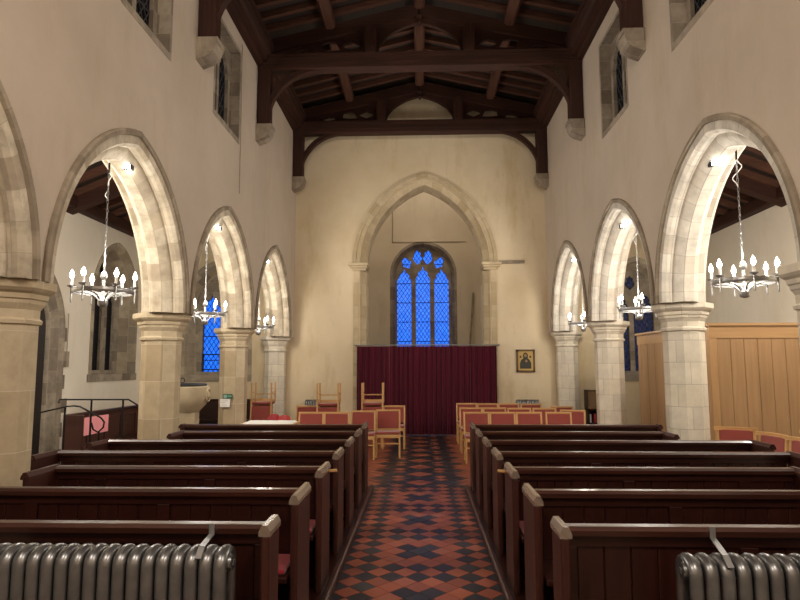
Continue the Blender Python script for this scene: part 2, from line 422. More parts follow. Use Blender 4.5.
# clerestory windows: stone lined reveals, two lights each
def light_poly(x0, x1, z0, zs, n=6):
    """one light: square foot, pointed cusped head with spring zs"""
    w = x1-x0; c = (x0+x1)/2
    pts = [(x0,z0),(x1,z0),(x1,zs)]
    pts += [(x1-.10*w,zs+.16*w),(x1-.17*w,zs+.17*w),(x1-.13*w,zs+.33*w),(x1-.26*w,zs+.52*w),(c+.10*w,zs+.56*w)]
    pts += [(c,zs+.86*w)]
    pts += [(c-.10*w,zs+.56*w),(x0+.26*w,zs+.52*w),(x0+.13*w,zs+.33*w),(x0+.17*w,zs+.17*w),(x0+.10*w,zs+.16*w),(x0,zs)]
    return pts
wn = 0
for side, xf, sx in (('left',WL,-1),('right',WR,1)):
    for a, b in CW:
        wn += 1
        w = bpy.data.objects.new('window_%d' % wn, None); COL.objects.link(w); w.location = (xf+sx*TH/2,(a+b)/2,CZ[0]); w['kind'] = 'structure'
        r = MB(); e = .012; xo = xf+sx*(TH-.1)
        lo, hi = sorted((xf-sx*.004, xo))
        r.box(lo, hi, a-.05, a+e, CZ[0]-.05, CZ[1]+.05); r.box(lo, hi, b-e, b+.05, CZ[0]-.05, CZ[1]+.05)
        r.box(lo, hi, a, b, CZ[1]-e, CZ[1]+.05)
        r.box(lo, hi, a, b, CZ[0]-.06, CZ[0]+.03)
        r.build('reveal', M['stone_dark'], w)
        xg = xf+sx*.24
        fr = MB().plate([(a+.01,CZ[0]+.02),(b-.01,CZ[0]+.02),(b-.01,CZ[1]-.01),(a+.01,CZ[1]-.01)],
            [light_poly(a+.12,(a+b)/2-.05,CZ[0]+.12,CZ[1]-.5), light_poly((a+b)/2+.05,b-.12,CZ[0]+.12,CZ[1]-.5)], wallM(xg), .13)
        fr.build('tracery', M['stone_dark'], w)
        MB().box(xg-.006, xg+.006, a+.02, b-.02, CZ[0]+.03, CZ[1]-.02).build('leaded_pane', M['glass_dim'], w)

# ------------------------------------------------------------------ west wall, tower arch, tower
TX, TS = .10, 4.28
TD, TR = parch(1.85, 2.40)
west = MB()
out = [(-AW-.6,0)]
o = arch_full(*parch(1.65,2.246)[::-1], 20)
out += [(TX+o[0][0],0)] + [(TX+u,TS+z) for u,z in o] + [(TX+o[-1][0],0)]
out += [(AW+.6,0),(AW+.6,9.3),(-AW-.6,9.3)]
WW = {'left':(-5.2,.80),'right':(5.39,.86)}; WZ = (1.48,3.25,1.05)   # sill, spring, rise
holes = []
for c, h in WW.values():
    d, R = parch(h, WZ[2]); a = arch_full(R, d, 12)
    holes.append([(c-h,WZ[0]),(c+h,WZ[0])] + [(c+u,WZ[1]+z) for u,z in a[::-1]])
wyM = lambda yc: Matrix(((1,0,0,0),(0,0,1,yc),(0,1,0,0),(0,0,0,1)))     # local (x,y,z)->(X,Z,Y)
west.plate(out, holes, wyM(YB+.45), .9)
west.build('wall_back', M['plaster_west'], kind='structure')
t = thing('stone_arch', 'tall pointed stone arch in the west wall above the maroon curtain', 'arch', (TX,YB,0))
hp = [(.0,.01),(.0,-.03),(.09,-.03),(.10,-.008),(.19,-.008),(.20,.09),(.24,.11),(.35,.23),(.35,.9)]
mb = MB(); sweep_arch(mb, hp, 1.85, 2.40, lambda u,z,dp:(TX+u,YB+dp,TS+z), 24, rin=.77); mb.build('voussoirs', M['arch_t'], t, smooth=25)
hj = [(.04,.01),(.04,-.02),(.13,-.02),(.19,-.008),(.20,.09),(.24,.11),(.35,.23),(.35,.9)]
for s in (-1,1):
    mb = MB(); vs=[]; 
    P = [(TX+s*(1.85-r), YB+dp) for r, dp in hj]
    vs = [(x,y,0) for x,y in P]+[(x,y,TS-.1) for x,y in P]; n = len(P); L = 0; fs=[]; uvs=[]
    for i in range(n-1):
        dl = math.dist(P[i],P[i+1]); fs.append((i,i+1,n+i+1,n+i)); uvs.append([(L,0),(L+dl,0),(L+dl,TS),(L,TS)]); L += dl
    mb.add(vs, fs, uvs); mb.build('jamb', M['arch_t'], t)
    c = MB()
    for z0, z1, e in ((TS-.16,TS-.10,.0),(TS-.10,TS-.04,.05),(TS-.04,TS+.03,.09)):
        x0, x1 = sorted((TX+s*(1.85+e), TX+s*(1.85-.36-e*.6)))
        c.box(x0, x1, YB-.03-e, YB+.55, z0, z1)
    c.build('capital', M['arch_t'], t, bevel=.012)
MB().cbox(1.98, 2.62, YB-.07, YB+.02, 4.27, 4.34, .02, 'x').build('trim_3', M['stone_dark'], kind='structure')

# tower room
TY = 19.5
tw = MB(); 
tower_h = [[(-.92+1e-3,1.9),(1.08,1.9)] + [(.08+u,4.60+z) for u,z in arch_full(*(lambda dd:(dd[1],dd[0]))(parch(1.0,.98)),12)[::-1]]]
tw.plate([(-2.6,0),(2.8,0),(2.8,9.3),(-2.6,9.3)], tower_h, wyM(TY+.4), .8); tw.build('wall_tower_back', M['plaster_tower'], kind='structure')
for nm, x in (('wall_tower_left',-2.3),('wall_tower_right',2.3)):
    MB().box(x-.15, x+.15, YB+.9, TY, 0, 9.3).build(nm, M['plaster_tower'], kind='structure')
MB().box(-2.6, 2.8, YB+.8, TY+.8, 9.2, 9.4).build('ceiling_tower', M['boards'], kind='structure')
w = bpy.data.objects.new('window_5', None); COL.objects.link(w); w.location = (.08,TY,1.9); w['kind']='structure'
dd, RR_ = parch(1.0,.98)
mb = MB(); sweep_arch(mb, [(-.06,-.012),(.02,-.012),(.07,.10),(.14,.30)], 1.0, .98, lambda u,z,dp:(.08+u,TY+dp,4.60+z), 14, legs=2.7); mb.build('surround', M['stone_dark'], w, smooth=30)
d2, R2 = parch(.93,.92)
outl = [(.08-.93,1.9),(.08+.93,1.9)] + [(.08+u,4.60+z) for u,z in arch_full(R2,d2,14)[::-1]]
lw = .46; hs = []
for cx in (-.535,.065,.665): hs.append(light_poly(cx-lw/2, cx+lw/2, 2.0, 4.44 if abs(cx-.065)>.01 else 4.51))
def soufflet(cx, cz, w, h, lean=0):
    pts = [(0,-.5),(.22,-.34),(.40,-.22),(.46,0),(.30,.12),(.32,.3),(.14,.34),(0,.5),(-.14,.34),(-.32,.3),(-.30,.12),(-.46,0),(-.40,-.22),(-.22,-.34)]
    ca, sa = math.cos(lean), math.sin(lean)
    return [(cx+ca*x*w-sa*y*h, cz+sa*x*w+ca*y*h) for x,y in pts]
hs += [soufflet(.065-.165,5.20,.33,.52,.06), soufflet(.065+.165,5.20,.33,.52,-.06), soufflet(.065-.53,5.02,.33,.44,.5), soufflet(.065+.53,5.02,.33,.44,-.5)]
MB().plate(outl, hs, wyM(TY+.30), .12).build('tracery', M['stone_dark'], w)
MB().box(-.9, 1.06, TY+.30, TY+.31, 1.95, 5.50).build('leaded_pane', M['glass'], w)

# aisle west windows
for i, (side, (c, h)) in enumerate(WW.items()):
    w = bpy.data.objects.new('window_%d' % (6+i), None); COL.objects.link(w); w.location = (c,YB,WZ[0]); w['kind']='structure'
    mb = MB(); sweep_arch(mb, [(-.12,.0),(-.12,-.02),(.0,-.02),(.03,.12),(.16,.5)], h, WZ[2], lambda u,z,dp:(c+u,YB+dp,WZ[1]+z), 12, legs=WZ[1]-WZ[0]); mb.build('surround', M['splay'], w, smooth=30)
    d3, R3 = parch(h-.1, WZ[2]-.1)
    outl = [(c-h+.1,WZ[0]),(c+h-.1,WZ[0])]+[(c+u,WZ[1]+z) for u,z in arch_full(R3,d3,12)[::-1]]
    MB().plate(outl, [light_poly(c-.52,c-.06,WZ[0]+.08,3.2), light_poly(c+.06,c+.57,WZ[0]+.08,3.2), soufflet(c,3.82,.3,.4)], wyM(YB+.52), .13).build('tracery', M['stone_dark'], w)
    MB().box(c-h+.1, c+h-.1, YB+.52, YB+.53, WZ[0], 4.2).build('leaded_pane', M['glass'] if side == 'left' else M['glass_dim'], w)
    MB().box(c-h-.12, c+h+.12, YB-.03, YB+.5, WZ[0]-.16, WZ[0]+.01).build('sill', M['stone_dark'], w)
    if side == 'left':
        f = MB()
        a, b, z0, z1 = -5.68, -5.2, 1.60, 2.02
        for q in ((a,b,z0,z0+.03),(a,b,z1-.03,z1),(a,a+.03,z0,z1),(b-.03,b,z0,z1)): f.box(q[0],q[1],YB+.40,YB+.43,q[2],q[3])
        f.build('hopper_frame', M['iron'], w)

# aisle outer walls
AZ = 4.84
for side, s in (('left',-1),('right',1)):
    outl = [(-3.5,0),(YB+.5,0),(YB+.5,AZ+.3),(-3.5,AZ+.3)]; holes = []
    if s < 0:
        d4, R4 = parch(1.2,1.32); holes.append([(10.45-1.2,.02),(10.45+1.2,.02)]+[(10.45+u,2.35+z) for u,z in arch_full(R4,d4,12)[::-1]])
        d5, R5 = parch(1.02,1.25); holes.append([(13.9-1.02,1.52),(13.9+1.02,1.52)]+[(13.9+u,3.27+z) for u,z in arch_full(R5,d5,12)[::-1]])
    MB().plate(outl, holes, wallM(s*(AW+.3)), .6).build('wall_%s_aisle' % side, M['plaster_aisle'], kind='structure')
dr = bpy.data.objects.new('door_1', None); COL.objects.link(dr); dr.location = (-AW,10.45,0); dr['kind']='structure'
mb = MB(); sweep_arch(mb, [(.0,.02),(.0,-.06),(.05,-.08),(.08,-.03),(.38,-.02),(.43,.02),(.44,.07)], 1.38, 1.5, lambda u,z,dp:(-AW-dp,10.45+u,2.35+z), 14, legs=2.35)
for q in range(5): mb.box(-AW-.02,-AW+.015,11.80,11.97+.12*(q%2),.35+q*.46,.35+q*.46+.27)
mb.build('stone_surround', M['stone_dark'], dr, smooth=30)
MB().prism([(9.4,0),(11.5,0),(11.5,3.6),(9.4,3.6)], 'x', -AW-.06, -AW-.12).build('door_leaf', M['doorwood'], dr, 'z')
w = bpy.data.objects.new('window_8', None); COL.objects.link(w); w.location = (-AW,13.9,1.4); w['kind']='structure'
mb = MB(); sweep_arch(mb, [(-.04,.0),(-.04,-.02),(.06,-.02),(.08,.05),(.16,.4)], 1.02, 1.25, lambda u,z,dp:(-AW-dp,13.9+u,3.27+z), 14, legs=1.87); mb.build('surround', M['splay'], w, smooth=30)
d6, R6 = parch(.92,1.15)
outl = [(13.9-.92,1.4),(13.9+.92,1.4)]+[(13.9+u,3.27+z) for u,z in arch_full(R6,d6,12)[::-1]]
MB().plate(outl, [light_poly(13.80+q-.16,13.80+q+.16,1.62,3.2) for q in (-.56,0,.56)]+[soufflet(13.9,3.95,.3,.4)], wallM(-AW-.42), .12).build('tracery', M['stone_dark'], w)
MB().box(-AW-.425, -AW-.415, 13., 14.8, 1.5, 4.4).build('leaded_pane', M['glass_dark'], w)
MB().box(-AW-.4, -AW+.03, 13.9-1.1, 13.9+1.1, 1.38, 1.54).build('sill', M['stone_dark'], w)
# east side of the room, behind the camera
MB().box(-AW-.6, AW+.6, -3.7, -3.5, 0, 9.6).build('wall_front', M['plaster'], kind='structure')

# ------------------------------------------------------------------ nave roof
RB = lambda x: 9.02-.235*abs(x)         # underside of the common rafters
SL = math.atan(.235)
ce = MB()
for s in (-1,1):
    ce.add([(0,-3.6,RB(0)+.13),(s*4.2,-3.6,RB(4.2)+.13),(s*4.2,YB+.3,RB(4.2)+.13),(0,YB+.3,RB(0)+.13),(0,-3.6,RB(0)+.2),(s*4.2,-3.6,RB(4.2)+.2),(s*4.2,YB+.3,RB(4.2)+.2),(0,YB+.3,RB(0)+.2)],
           [(0,1,2,3),(4,7,6,5),(0,4,5,1),(1,5,6,2),(2,6,7,3),(3,7,4,0)])
ce.build('ceiling', M['boards'], kind='structure', grain='y')
def slope_beam(mb, x0, x1, y, w, zf, h):
    """beam lying in the slope from x0 to x1 with underside zf(x)"""
    P = [(x0,zf(x0)),(x1,zf(x1)),(x1,zf(x1)+h),(x0,zf(x0)+h)]
    mb.prism(P, 'y', y-w/2, y+w/2)
TRY = [8.53, 11.75, 15.16]
for s, side in ((-1,'left'),(1,'right')):
    proto = None; y = 7.0
    ys = []
    for a, b in ((6.0,8.62),(8.62,11.97),(11.97,15.32)):
        n = 5 if b == 8.62 else 7
        ys += [a+(b-a)*(i+1)/(n+1) for i in range(n)]
    for y in ys:
        if proto is None:
            mb = MB(); slope_beam(mb, s*.04, s*3.3, y, .10, RB, .12)
            proto = mb.build('rafter', M['rafter'], grain='x'); y0 = proto.location.copy(); yp = y
            tag(proto, 'slender dark rafter on the %s slope of the nave roof' % side, 'rafter', 'nave roof rafters, %s slope' % side)
        else:
            dup(proto, loc=(y0.x, y0.y+y-yp, y0.z))
    mb = MB(); mb.cbox(s*1.79-.11, s*1.79+.11, 4., YB, RB(1.79)-.215, RB(1.79)+.01, .05, 'y')
    tag(mb.build('purlin', M['rafter'], grain='y'), 'thick roof purlin running the length of the %s slope of the nave' % side, 'purlin')
    # moulded wall plate
    xf = WL if s < 0 else WR
    pr_ = [(0,7.63),(-.10,7.63),(-.12,7.70),(-.20,7.72),(-.21,7.80),(-.26,7.84),(-.28,7.90),(-.31,7.91),(-.31,8.01),(-.35,8.02),(0,8.40)]
    mb = MB(); mb.prism([(xf+s*.0+s*d, z) for d, z in pr_], 'y', 0.5, YB)
    mb.build('trim_%d' % (1 if s < 0 else 2), M['roof'], kind='structure', grain='y')
mb = MB().cbox(-.11, .11, 4., YB, 8.78, 9.06, .04, 'y')
tag(mb.build('ridge_beam', M['rafter'], grain='y'), 'ridge beam along the apex of the nave roof', 'beam')

PB = lambda x: 8.72-.235*abs(x)
names = ['roof truss nearest the viewer, mostly above the photo','dark roof truss in the middle, crossing the upper part of the photo','dark roof truss against the west wall, above the tower arch']
for i, y in enumerate(TRY):
    t = thing('roof_truss', names[i], 'roof truss', (0,y,6.5), 'nave roof trusses')
    tb = MB(); tb.cbox(WL, WR, y-.13, y+.13, 7.64, 7.95, .025, 'x'); tb.box(WL, WR, y-.15, y+.15, 7.74, 7.78); tb.box(WL, WR, y-.16, y+.16, 7.89, 7.95)
    tb.build('tie_beam', M['roof'], t, 'x')
    for s in (-1,1):
        mb = MB(); slope_beam(mb, s*.02, s*3.12, y, .22, PB, .26); mb.build('principal_rafter', M['roof'], t, 'x')
        # queen post with pointed head
        mb = MB(); c = s*.97; mb.prism([(c-.10,7.95),(c+.10,7.95),(c+.12,8.10),(c+.12,8.40),(c+.07,8.52),(c,8.58),(c-.07,8.52),(c-.12,8.40),(c-.12,8.10)], 'y', y-.17, y+.17)
        mb.build('queen_post', M['roof'], t, 'z')
        # curved brace from queen post to apex: forms the central pointed opening
        gd, gr = parch(.84,1.25); inn = [(-s*u, 7.97+z*.51) for u, z in arch_pts(gr, gd, 12)]
        outp = [(s*.02,PB(0)+.04),(s*.95,PB(.95)+.04),(s*.95,7.97)]
        mb = MB(); mb.prism(inn+outp, 'y', y-.05, y+.05); mb.build('curved_brace', M['roof'], t, 'x')
        # pierced spandrel outside the post
        o_ = [(s*1.07,7.95),(s*3.05,7.95),(s*3.05,PB(3.05)+.04),(s*1.07,PB(1.07)+.04)]
        hh = [[(s*(1.36+.13*math.cos(a)+.05*math.cos(3*a)), 8.15+.10*math.sin(a)) for a in [2*PI*k/18 for k in range(18)]],
              [(s*1.58,8.06),(s*1.66,8.22),(s*1.80,8.24),(s*1.95,8.20),(s*1.98,8.07),(s*1.8,8.05)],
              [(s*2.15,8.03),(s*2.2,8.10),(s*2.35,8.10),(s*2.55,8.03),(s*2.35,8.01)]]
        MB().plate(o_, hh, wyM(y), .07).build('spandrel', M['roof'], t)
        # wall post and knee brace
        xf = WL if s < 0 else WR
        x0, x1 = sorted((xf-s*.005, xf-s*.26)); MB().cbox(x0, x1, y-.13, y+.13, 6.52, 7.66, .02, 'z').build('wall_post', M['roof'], t, 'z')
        px = xf-s*.22; A = 1.06; ccx = px-s*A
        inn = [(ccx+s*A*math.cos(a), 6.60+1.04*math.sin(a)) for a in [PI/2*q/14 for q in range(15)]]
        ou = [(min(max(ccx+s*(A+.10)*math.cos(a), xf-s*.05 if s < 0 else -9), 9 if s < 0 else xf-s*.05), min(6.60+1.15*math.sin(a), 7.68)) for a in [PI/2*q/14 for q in range(15)]]
        mb = MB(); mb.prism(inn+ou[::-1], 'y', y-.07, y+.07); mb.build('knee_brace', M['roof'], t)
    MB().lathe([(.02,8.50),(.06,8.56),(.05,8.64),(.075,8.70)], (0,y-.1,0), 8).build('boss', M['roof'], t)
    t.location.z -= .08
    for s in (-1,1):
        xf = WL if s < 0 else WR
        pf = [(0,6.52),(-.31,6.52),(-.31,6.45),(-.29,6.44)] + [(-.05-.235*math.cos(a), 6.44-.235*math.sin(a)) for a in [PI/2*q/8 for q in range(1,8)]] + [(-.05,6.19),(.02,6.17),(.02,6.52)]
        mb = MB(); mb.prism([(xf+s*d,z-.08) for d,z in pf], 'y', y-.16, y+.16)
        o = mb.build('stone_corbel', M['stone_dark'] if i < 2 else M['hood'], bevel=.005)
        tag(o, 'small stone corbel under the %s post of the %s roof truss' % ('left' if s < 0 else 'right', ['nearest','middle','far west wall'][i]), 'corbel', 'corbels under the roof posts')

# ------------------------------------------------------------------ aisle roofs
for side, s in (('left',-1),('right',1)):
    xi = abs(WL if s < 0 else WR)+TH
    QB = lambda x: AZ+.12+(AW-abs(x))*.40
    mb = MB(); x0, x1 = s*(xi-.02), s*(AW+.6)
    P = [(x0,QB(x0)+.14),(x1,QB(x1)+.14),(x1,QB(x1)+.2),(x0,QB(x0)+.2)]
    mb.prism(P, 'y', -3.5, YB+.4); mb.build('ceiling_'+side, M['boards'], kind='structure', grain='y')
    proto = None
    ys = [6.0+.52*i for i in range(18)]
    for y in ys:
        if proto is None:
            mb = MB(); slope_beam(mb, s*xi, s*AW, y, .10, QB, .14); proto = mb.build('rafter', M['rafter'], grain='x'); y0 = proto.location.copy(); yp = y
            tag(proto, 'slender dark rafter of the lean-to roof over the %s side aisle' % side, 'rafter', '%s aisle roof rafters' % side)
        else: dup(proto, loc=(y0.x, y0.y+y-yp, y0.z))
    for j, y in enumerate((8.5,11.85)):
        mb = MB(); slope_beam(mb, s*xi, s*AW, y, .24, lambda x: QB(x)-.22, .24)
        tag(mb.build('roof_beam', M['roof'], grain='x'), '%s sloping beam across the roof of the %s aisle' % (['nearer','farther'][j],side), 'beam', '%s aisle roof beams' % side)
    xm = s*(xi+AW)/2
    tag(MB().cbox(xm-.1, xm+.1, 2., YB, QB(xm)-.2, QB(xm)+.02, .03, 'y').build('purlin', M['rafter'], grain='y'), 'purlin along the middle of the %s aisle roof' % side, 'purlin')
    a, b = sorted((s*AW, s*(AW-.22)))
    MB().cbox(a, b, -3.5, YB, AZ-.02, AZ+.24, .03, 'y').build('trim_%d' % (4 if s < 0 else 5), M['roof'], kind='structure', grain='y')

# ------------------------------------------------------------------ pews
PEWY = [3.27+.9*i for i in range(7)]
PT = .925; PR = .899
Lend = [-3.15,-3.15,-3.0,-3.52,-3.48,-3.0,-3.33]; Rend = [3.1,3.1,2.93,3.42,3.54,2.95,3.22]
def pew(i, s):
    y = PEWY[i]; xa = -.768 if s < 0 else .688; xe = (Lend if s < 0 else Rend)[i]
    side = 'left' if s < 0 else 'right'
    lab = ['front pew %s of the tiled aisle, behind the silver radiator','second pew from the front, %s of the tiled aisle','third pew from the front, %s of the tiled aisle','fourth pew from the front, %s of the tiled aisle','fifth pew from the front, %s of the tiled aisle','sixth pew from the front, %s of the tiled aisle','last pew %s of the tiled aisle, just before the loose chairs'][i] % side
    t = thing('pew', lab+', dark stained wood', 'pew', ((xa+xe)/2, y, .055), 'dark pews %s of the aisle' % side)
    dep = .16 if i == 0 else .36
    for e, (x, dp) in enumerate(((xa, dep),(xe, min(dep,.42) if i < 6 else .06))):
        q0, q1 = (x-.024, x+.024)
        y0 = y-dp; yb = y+.03
        mb = MB(); mb.prism([(y0,.055),(yb,.055),(yb,PT-.045),(y0,PT-.045)], 'x', q0, q1)
        inner = -s if e == 1 else s       # stop on the seat side
        # moulded front edge
        mb.cbox(min(x+s*.018,x-s*.027), max(x+s*.018,x-s*.027), y0-.03, y0+.012, .055, PT-.05, .010, 'z')
        ep = mb.build('end_panel', M['pewend'], t, 'z', bevel=.004)
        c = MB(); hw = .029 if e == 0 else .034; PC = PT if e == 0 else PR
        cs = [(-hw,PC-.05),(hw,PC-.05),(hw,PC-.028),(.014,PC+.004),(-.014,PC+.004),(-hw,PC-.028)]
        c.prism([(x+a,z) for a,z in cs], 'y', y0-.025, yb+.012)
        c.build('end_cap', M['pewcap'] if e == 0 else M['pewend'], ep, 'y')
        if e == 0 and i == 2:
            MB().tube([(x-s*.02,y-.0,PT-.065),(x-s*.085,y-.0,PT-.06)], .013, 8).build('peg', M['chairwood'], ep)
    a, b = sorted((xa+s*.03, xe-s*.03))
    # cap rail
    mb = MB(); pf = [(y-.045,PR-.048),(y-.052,PR-.02),(y-.03,PR-.003),(y+.03,PR-.003),(y+.045,PR-.02),(y+.04,PR-.048)]
    mb.prism(pf, 'x', a, b); mb.build('cap_rail', M['pewcap2'], t, 'x')
    # panelled back: frame with boards
    fr = MB(); fr.box(a, b, y-.02, y+.02, PR-.105, PR-.046); fr.box(a, b, y-.02, y+.02, .10, .20)
    bd = MB(); bw = .135; pan = 6*bw; x = xa+s*.03
    lim = abs(xe-xa)-.06; pos_ = 0.; first = True
    while pos_ < lim-.05:
        st = .06 if first else .085; first = False
        q0, q1 = sorted((x+s*pos_, x+s*min(pos_+st,lim))); fr.box(q0, q1, y-.0185, y+.0185, .2, PR-.105); pos_ += st
        for k in range(6):
            if pos_ >= lim-.02: break
            e_ = min(pos_+bw, lim)
            q0, q1 = sorted((x+s*pos_, x+s*e_)); bd.cbox(q0+.0015, q1-.0015, y-.008, y+.012, .2, PR-.107, .005, 'z'); pos_ = e_
    bk = fr.build('back_frame', M['pew'], t, 'x', bevel=.003)
    bd.build('back_boards', M['pew'], t, 'z')
    if i > 0:
        MB().box(a, b, y-.42, y-.02, .43, .465).build('seat', M['pew'], t, 'x', bevel=.006)
        MB().box(a, b, y-.05, y+.015, .055, .10).build('plinth', M['pew'], t, 'x')
        if (s,i) in ((-1,1),(-1,2),(1,2)):
            MB().box(a+.02, b-.02, y-.38, y-.04, .465, .495).build('seat_cushion', M['redpad'], t, bevel=.015)
    else:
        MB().box(a, b, y-.03, y+.03, .055, .14).build('plinth', M['pew'], t, 'x')
    return t
M['pewcap2'] = wood('polished_pew_rail', (.030,.0095,.006), (.068,.024,.0155), .34, coat=.1)
for s in (-1,1):
    for i in range(7): pew(i, s)

# ------------------------------------------------------------------ radiators
def section(mb, x, y, z0, z1, dp=.15, r=.0225):
    """one column section: two tall tubes joined in arches at top and bottom"""
    pts = []
    h = dp/2; q = h
    for a in range(0,9): an = PI*a/8; pts.append((x, y-h*math.cos(an), z1-h*.75-r+h*.75*math.sin(an)))
    for a in range(0,9): an = PI*a/8; pts.append((x, y+h*math.cos(an), z0+.05-.02*math.sin(an)))
    n0 = len(mb.v)
    mb.tube(pts, r, 10, True)
    # fuller towards the top and front
    for k in range(n0, len(mb.v)):
        vx, vy, vz = mb.v[k]; mb.v[k] = (x+(vx-x)*1.38, vy, vz)
def radiator(name, label, x0, n, step, y, z1, endside, parent_group=None, bracket=None):
    t = thing('radiator', label, 'radiator', (x0+step*(n-1)/2, y, 0), 'column radiators')
    for i in range(n):
        x = x0+i*step
        mb = MB(); section(mb, x, y, .09, z1)
        for zz in (z1-.055, .17):
            mb.cyl((x-step/2,y,zz), (x+step/2,y,zz), .036 if zz > .5 else .03, 10)
        mb.cyl((x-.025,y-.055,z1-.068),(x+.025,y-.055,z1-.068),.026,10)
        mb.build('radiator_section', M['radiator'], t, smooth=50)
    xe = x0+(n-1)*step if endside > 0 else x0
    mb = MB(); mb.cyl((xe,y-.03,z1-.07),(xe+endside*.045,y-.03,z1-.07),.036,14); mb.cyl((xe,y-.03,z1-.07),(xe+endside*.055,y-.03,z1-.07),.017,6); mb.build('end_plug', M['radiator'], t, smooth=40)
    f = MB()
    for i in (0, n-1):
        x = x0+i*step; f.box(x-.02, x+.02, y-.06, y+.06, 0, .10)
    f.build('foot', M['radiator'], t)
    if bracket is not None:
        bx, dx = bracket
        yp = PEWY[0]-.055
        b = MB(); hw = .014
        def strap(P, w):
            for (p, q) in zip(P, P[1:]):
                p, q = Vector(p), Vector(q); d = (q-p).normalized(); side = Vector((1,0,0)) if abs(d.x) < .6 else Vector((0,1,0))
                nrm = d.cross(side).normalized()
                vs = []
                for e in (p, q):
                    for a_, c_ in ((-1,-1),(1,-1),(1,1),(-1,1)): vs.append(e+side*w*a_+nrm*.003*c_)
                b.add(vs, [(0,3,2,1),(4,5,6,7),(0,1,5,4),(1,2,6,5),(2,3,7,6),(3,0,4,7)])
        strap([(bx,y-.098,z1-.035),(bx,y-.05,z1+.004),(bx+dx,yp,.850),(bx+dx,yp,.905)], hw)
        b.build('stay_bracket', M['steel'], t)
    return t
radiator('radiator', 'silver column radiator in front of the pews at the lower left', -.925-.067*18, 19, .067, 2.98, .866, 1, bracket=(-1.02,-.05))
radiator('radiator', 'silver column radiator in front of the pews at the lower right', 1.215, 12, .0705, 2.98, .845, -1, bracket=(1.36,.076))
radiator('radiator', 'small grey radiator on the west wall behind the left chairs', -2.85, 6, .06, YB-.12, .88, 1)
radiator('radiator', 'small grey radiator on the west wall behind the right chairs', 2.36, 9, .06, YB-.12, .88, -1)

# ------------------------------------------------------------------ curtain
MB().cyl((-1.66,YB-.10,2.21),(1.92,YB-.10,2.21),.018,10)
t = thing('curtain_rail', 'thin curtain rail across the foot of the tower arch', 'curtain rail', (.13,YB-.1,2.2))
MB().cyl((-1.68,YB-.13,2.215),(1.94,YB-.13,2.215),.016,10).build('rail', M['steel'], t, smooth=40)
for x in (-1.67,1.93): MB().box(x-.012,x+.012,YB-.145,YB,2.195,2.235).build('bracket', M['steel'], t)
def curtain(x0, x1, label):
    nx = int((x1-x0)/.012); nz = 8; vs=[]; uvs=[]; fs=[]
    random.seed(int(x0*100)+50); ph = random.random()*6
    for i in range(nx+1):
        x = x0+(x1-x0)*i/nx
        for j in range(nz+1):
            z = .035+(2.185-.035)*j/nz; k_ = 1-.35*j/nz
            y = YB-.135 + .030*k_*math.sin(x*47+ph+1.6*math.sin(x*7+ph)+.25*math.sin(z*2)) + .012*math.sin(x*111+ph)
            vs.append((x,y,z))
    n1 = len(vs)
    vs += [(x,y+.008,z) for x,y,z in vs]
    for b, fl_ in ((0,0),(n1,1)):
        for i in range(nx):
            for j in range(nz):
                q = (b+i*(nz+1)+j, b+(i+1)*(nz+1)+j, b+(i+1)*(nz+1)+j+1, b+i*(nz+1)+j+1)
                fs.append(q if not fl_ else q[::-1]); uvs.append([(vs[k][2],vs[k][0]) for k in fs[-1]])
    mb = MB(); mb.add(vs, fs, uvs); o = mb.build('curtain', M['velvet'], smooth=True, fixn=False)
    tag(o, label, 'curtain', 'maroon curtains across the tower arch')
    return o
curtain(-1.60, -.796, 'maroon velvet curtain at the left end of the rail under the tower arch')
curtain(-.794, 1.204, 'wide maroon velvet curtain in the middle of the rail under the tower arch')
curtain(1.206, 1.86, 'maroon velvet curtain at the right end of the rail under the tower arch')

# ------------------------------------------------------------------ icon on west wall
t = thing('framed_picture', 'small framed gold and dark devotional picture on the west wall', 'picture', (2.59,YB,1.54))
f = MB(); x0,x1,z0,z1 = 2.36,2.82,1.54,2.10
for q in ((x0,x1,z0,z0+.045),(x0,x1,z1-.045,z1),(x0,x0+.045,z0,z1),(x1-.045,x1,z0,z1)): f.box(q[0],q[1],YB-.045,YB-.002,q[2],q[3])
f.build('frame', wood('picture_frame', (.09,.045,.015),(.16,.085,.03)), t)
MB().box(x0+.02,x1-.02,YB-.02,YB-.004,z0+.02,z1-.02).build('gold_panel', plain('gold_ground',(.50,.34,.10),.5,.2), t)
cx = 2.59; zb = z0+.085
fig = [(cx-.14,zb),(cx+.14,zb),(cx+.14,zb+.14),(cx+.10,zb+.22),(cx+.055,zb+.26),(cx+.065,zb+.33),(cx+.04,zb+.385),(cx,zb+.40),(cx-.04,zb+.385),(cx-.065,zb+.33),(cx-.055,zb+.26),(cx-.11,zb+.21),(cx-.14,zb+.13)]
m = MB(); m.prism(fig, 'y', YB-.0225, YB-.019); m.build('dark_shape', plain('dark_robe',(.035,.035,.028),.6), t)
m = MB(); m.prism([(cx+.035*math.cos(a),zb+.325+.04*math.sin(a)) for a in [2*PI*k/10 for k in range(10)]], 'y', YB-.0245, YB-.022); m.prism([(cx+.02+.03*math.cos(a),zb+.19+.035*math.sin(a)) for a in [2*PI*k/10 for k in range(10)]], 'y', YB-.0245, YB-.022); m.build('pale_shape', plain('ochre_paint',(.30,.17,.07),.6), t)
m = MB()
for sx in (-.12,.12): m.prism([(cx+sx-.025,zb+.27),(cx+sx+.025,zb+.27),(cx+sx+.02,zb+.32),(cx+sx-.02,zb+.32)], 'y', YB-.0225, YB-.019)
m.build('small_mark', plain('umber_paint',(.06,.035,.02),.6), t)

